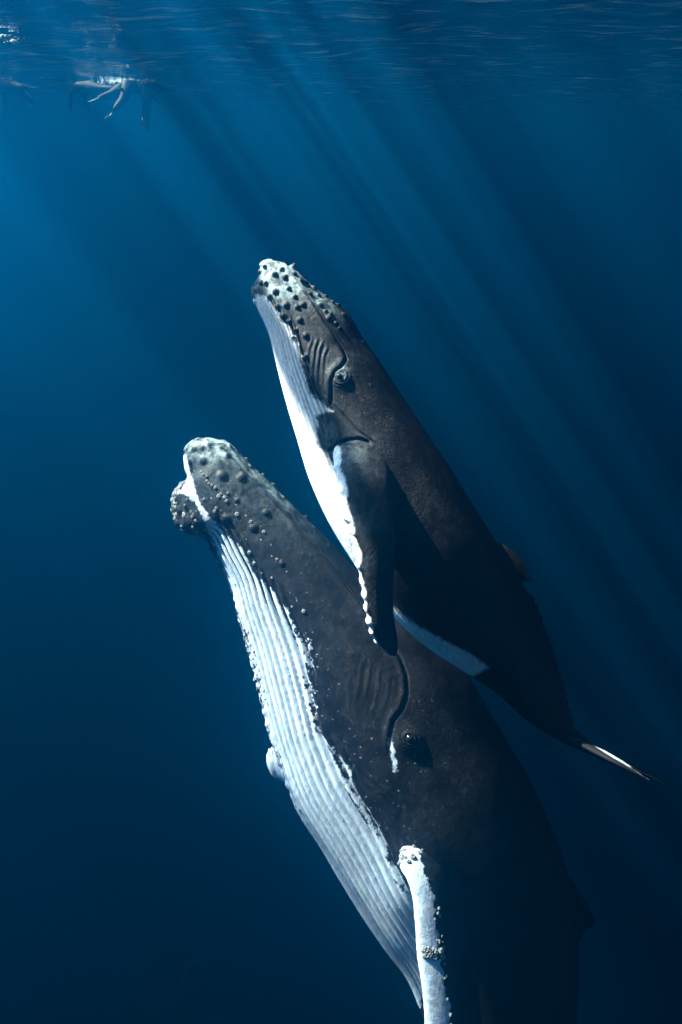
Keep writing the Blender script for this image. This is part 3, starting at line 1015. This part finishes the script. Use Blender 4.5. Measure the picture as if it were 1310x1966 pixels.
# ------------------------------------------------------------------ people at the surface
M_SUIT = plain('wetsuit_black', (0.02, 0.022, 0.025, 1), 0.7)
M_SKIN = plain('bare_skin', (0.45, 0.29, 0.21, 1), 0.6)  # bare skin tone
M_SHIRT = plain('pale_rash_vest', (0.045, 0.06, 0.07, 1), 0.7)
M_FIN = plain('swim_fin_rubber', (0.12, 0.14, 0.15, 1), 0.5)
M_FIND = plain('swim_fin_dark', (0.02, 0.03, 0.04, 1), 0.5)
M_HAIR = plain('wet_hair', (0.04, 0.028, 0.02, 1), 0.6)
M_MASK = plain('mask_rubber', (0.02, 0.02, 0.02, 1), 0.3)
M_SNORK = plain('snorkel_plastic', (0.55, 0.50, 0.1, 1), 0.4)


def tube_rings(pts, rad, n=12):
    pts = np.array(pts, float)
    rad = np.array(rad, float)
    u = np.arange(len(pts))
    uu = np.linspace(0, len(pts) - 1, (len(pts) - 1) * 5 + 1)
    c = spline(uu, u, pts)
    r = spline(uu, u, rad)[:, 0]
    tg = np.gradient(c, axis=0)
    tg /= np.linalg.norm(tg, axis=1, keepdims=True)
    ref = np.array([0.13, 0.31, 0.94])
    a = np.cross(tg, ref)
    a /= np.linalg.norm(a, axis=1, keepdims=True)
    b = np.cross(tg, a)
    th = np.linspace(0, 6.2832, n, endpoint=False)
    return c[:, None] + r[:, None, None] * (a[:, None] * np.cos(th)[None, :, None] + b[:, None] * np.sin(th)[None, :, None])


def person(loc, yaw, pose, suit, skin, finm, label):
    """snorkeller lying face down at the surface, head along +x; every figure is one skinned surface"""
    root = thing('person', loc, label, 'person', 'snorkellers floating at the surface')
    root.rotation_euler = (0, 0, yaw)
    root.scale = (1.0, 1.0, 1.0)
    J = dict(pel=(0, 0, -.10), belly=(.16, 0, -.12), chest=(.38, 0, -.12), neck=(.54, 0, -.10), head=(.66, 0, -.13), crown=(.76, 0, -.12))
    R_ = dict(pel=.135, belly=.115, chest=.145, neck=.06, head=.095, crown=.07)
    E = [('pel', 'belly'), ('belly', 'chest'), ('chest', 'neck'), ('neck', 'head'), ('head', 'crown')]
    for sd, nm in ((1, 'l'), (-1, 'r')):
        leg = pose['leg_' + nm]
        arm = pose['arm_' + nm]
        hip = np.array([-.04, .09 * sd, -.11])
        knee = hip + np.array(leg[0]) * .43
        ank = knee + np.array(leg[1]) * .42
        toe = ank + np.array(leg[1]) * .14
        sh = np.array([.44, .18 * sd, -.11])
        elb = sh + np.array(arm[0]) * .29
        wr = elb + np.array(arm[1]) * .26
        pl = wr + np.array(arm[1]) * .08
        for k, p_, r_ in (('hip', hip, .10), ('knee', knee, .068), ('ank', ank, .045), ('toe', toe, .036), ('sh', sh, .062), ('elb', elb, .043), ('wr', wr, .028), ('pl', pl, .036)):
            J[k + nm] = tuple(p_)
            R_[k + nm] = r_
        E += [('pel', 'hip' + nm), ('hip' + nm, 'knee' + nm), ('knee' + nm, 'ank' + nm), ('ank' + nm, 'toe' + nm),
              ('chest', 'sh' + nm), ('sh' + nm, 'elb' + nm), ('elb' + nm, 'wr' + nm), ('wr' + nm, 'pl' + nm)]
        dirn = np.array(arm[1], float)
        side = np.cross(dirn, [0, 0, 1.0])
        side /= max(np.linalg.norm(side), 1e-6)
        for f in range(5):
            o_ = (f - 1.5) * .017
            ln = (.055, .068, .072, .066, .052)[f]
            base = pl + side * o_ + dirn * .02 if f < 4 else pl + side * (-.04) - dirn * .01
            d_ = dirn if f < 4 else dirn * .7 - side * .6
            m_, e_ = 'fm%d%s' % (f, nm), 'fe%d%s' % (f, nm)
            J[m_] = tuple(base + d_ * ln * .4 + np.array([0, 0, -.004]))
            J[e_] = tuple(base + d_ * ln + np.array([0, 0, -.012]))
            R_[m_] = .010
            R_[e_] = .008
            E += [('pl' + nm, m_), (m_, e_)]
    names = list(J)
    ix = {k: i for i, k in enumerate(names)}
    me = bpy.data.meshes.new('body')
    me.from_pydata([J[k] for k in names], [(ix[a], ix[b]) for a, b in E], [])
    o = bpy.data.objects.new('body', me)
    C.objects.link(o)
    o.parent = root
    md = o.modifiers.new('Skin', 'SKIN')
    md.use_smooth_shade = True
    for i, k in enumerate(names):
        r_ = R_[k] * (2.0 if R_[k] > .025 else 1.0)
        me.skin_vertices[0].data[i].radius = (r_, r_)
        me.skin_vertices[0].data[i].use_root = (k == 'pel')
    sb = o.modifiers.new('Subdivision', 'SUBSURF')
    sb.levels = sb.render_levels = 1
    me.materials.append(suit)
    # hair, mask, snorkel, swim fins
    def part(name, Pts, mat, closed=True, cap=True):
        g = Geo(attrs=())
        g.add_grid(Pts, {}, closed=closed, cap0=cap, cap1=cap)
        return g.build(name, mat, root)
    ph = np.linspace(0.05, 1.9, 10)
    th = np.linspace(0, 6.2832, 18, endpoint=False)
    hx = .70 + .108 * np.cos(ph)[:, None] + 0 * th
    part('hair', np.stack([hx, .098 * np.sin(ph)[:, None] * np.cos(th), -.085 + .098 * np.sin(ph)[:, None] * np.sin(th)], -1), M_HAIR)
    part('mask', np.stack([.69 + .05 * np.cos(th)[None] * np.array([.7, 1, 1, .8])[:, None], .075 * np.sin(th)[None] * np.array([.7, 1, 1, .8])[:, None],
                           (-.20 - np.array([-.02, 0, .03, .045]))[:, None] + 0 * th[None]], -1), M_MASK)
    part('snorkel', tube_rings([(.62, .03, -.22), (.64, .10, -.22), (.70, .13, -.12), (.72, .13, .08), (.71, .13, .22)], [.012] * 5, 10), M_SNORK)
    for nm in 'lr':
        a_ = np.array(J['ank' + nm])
        d_ = np.array(pose['leg_' + nm][1], float)
        d_ /= np.linalg.norm(d_)
        sdv = np.array([0, 1.0, 0])
        up = np.cross(d_, sdv)
        w = np.linspace(0, 1, 12)
        wid = .05 + .06 * w
        thk = .030 * (1 - w) ** 1.5 + .006
        a2 = np.linspace(0, 6.2832, 14, endpoint=False)
        Pt = (a_ + d_ * (.02 + .44 * w)[:, None])[:, None] + sdv * (wid[:, None] * np.cos(a2))[..., None] + up * (thk[:, None] * np.sin(a2))[..., None]
        part('swim_fin', Pt, finm)
    return root


def build_foam():
    """bubbles beaten into the water under the surface"""
    t = (1 + 5 ** 0.5) / 2
    iv = np.array([(-1, t, 0), (1, t, 0), (-1, -t, 0), (1, -t, 0), (0, -1, t), (0, 1, t), (0, -1, -t), (0, 1, -t), (t, 0, -1), (t, 0, 1), (-t, 0, -1), (-t, 0, 1)]) / 1.9
    it = np.array([(0, 11, 5), (0, 5, 1), (0, 1, 7), (0, 7, 10), (0, 10, 11), (1, 5, 9), (5, 11, 4), (11, 10, 2), (10, 7, 6), (7, 1, 8), (3, 9, 4), (3, 4, 2), (3, 2, 6), (3, 6, 8), (3, 8, 9), (4, 9, 5), (2, 4, 11), (6, 2, 10), (8, 6, 7), (9, 8, 1)])
    g = Geo(attrs=())

    def at(x, y, z=-0.05):
        dr = P(x, y, 1.0) - CAM
        return CAM + dr * ((z - CAM[2]) / dr[2])
    for cx, cy, sx, sy, n, rr in ((8, 72, 10, .4, 60, .05), (34, 76, 7, .5, 40, .04), (235, 157, 24, .8, 120, .06), (276, 156, 9, .6, 40, .05), (150, 158, 22, .5, 40, .05), (14, 158, 12, .5, 40, .05), (222, 78, 3, .3, 8, .03)):
        for _ in range(n):
            c = at(rng.normal(cx, sx), cy + abs(rng.normal(0, sy)) * 3)
            c[2] = -abs(rng.normal(0, .05)) - .02
            sc_ = rr * rng.uniform(.25, 1.3) * np.array([1, 1, .7])
            g.v.append(iv * sc_ + c)
            g.t.append(it + g.n)
            g.n += 12
    o = g.build('foam', plain('foam_bubbles', (0.85, 0.87, 0.88, 1), 0.5))
    o['kind'] = 'stuff'


def build_people():
    def at(x, y, z=-0.20):
        # where the line of sight meets the given height
        dr = P(x, y, 1.0) - CAM
        return CAM + dr * ((z - CAM[2]) / dr[2])
    N_ = lambda *v: tuple(np.array(v) / np.linalg.norm(v))
    p1 = dict(leg_l=[N_(-1, 0, -.1), N_(-1, 0, -.05)], leg_r=[N_(-1, 0, -.35), N_(-.8, 0, -.7)], arm_l=[N_(.7, .5, -.3), N_(1, 0, -.1)], arm_r=[N_(.2, -.3, -1), N_(.3, 0, -1)])
    p2 = dict(leg_l=[N_(-1, 0, -.15), N_(-1, 0, .0)], leg_r=[N_(-.8, 0, -.5), N_(-1, 0, .1)], arm_l=[N_(.5, .3, -.8), N_(.2, 0, -1)], arm_r=[N_(.3, -.4, -1), N_(-.5, 0, -1)])
    p3 = dict(leg_l=[N_(-.9, .2, -.5), N_(-1, .1, -.3)], leg_r=[N_(-.5, 0, -.9), N_(-.9, 0, -.7)], arm_l=[N_(.5, .8, -.3), N_(1, .2, 0)], arm_r=[N_(.4, -.5, -.6), N_(.8, 0, -.5)])
    p4 = dict(leg_l=[N_(.5, .1, -1), N_(-.5, 0, -1)], leg_r=[N_(-.1, 0, -1), N_(-.2, 0, -1)], arm_l=[N_(.6, .8, -.1), N_(1, .2, 0)], arm_r=[N_(.4, -.8, -.2), N_(.8, 0, 0)])
    person(at(16, 158, -.2), math.pi * 0.86, p1, M_SUIT, M_SKIN, M_FIND, 'snorkeller in dark wetsuit floating face down, cut by the left edge of the picture')
    person(at(172, 160, -.2), math.pi * 0.88, p2, M_SUIT, M_SKIN, M_FIND, 'snorkeller in dark wetsuit stretched flat at the surface, one arm hanging down')
    person(at(243, 158, -.2), math.pi * 0.27, p3, M_SHIRT, M_SKIN, M_FIN, 'snorkeller in grey clothes with bent legs and grey swim fins trailing down')
    person(at(279, 158, -.2), math.pi * 0.36, p4, M_SUIT, M_SKIN, M_FIN, 'snorkeller in dark wetsuit hanging upright under the surface with legs down, rightmost of the group')


build_sea()
build_adult()
build_calf()
build_deep_whale()
build_people()
build_foam()
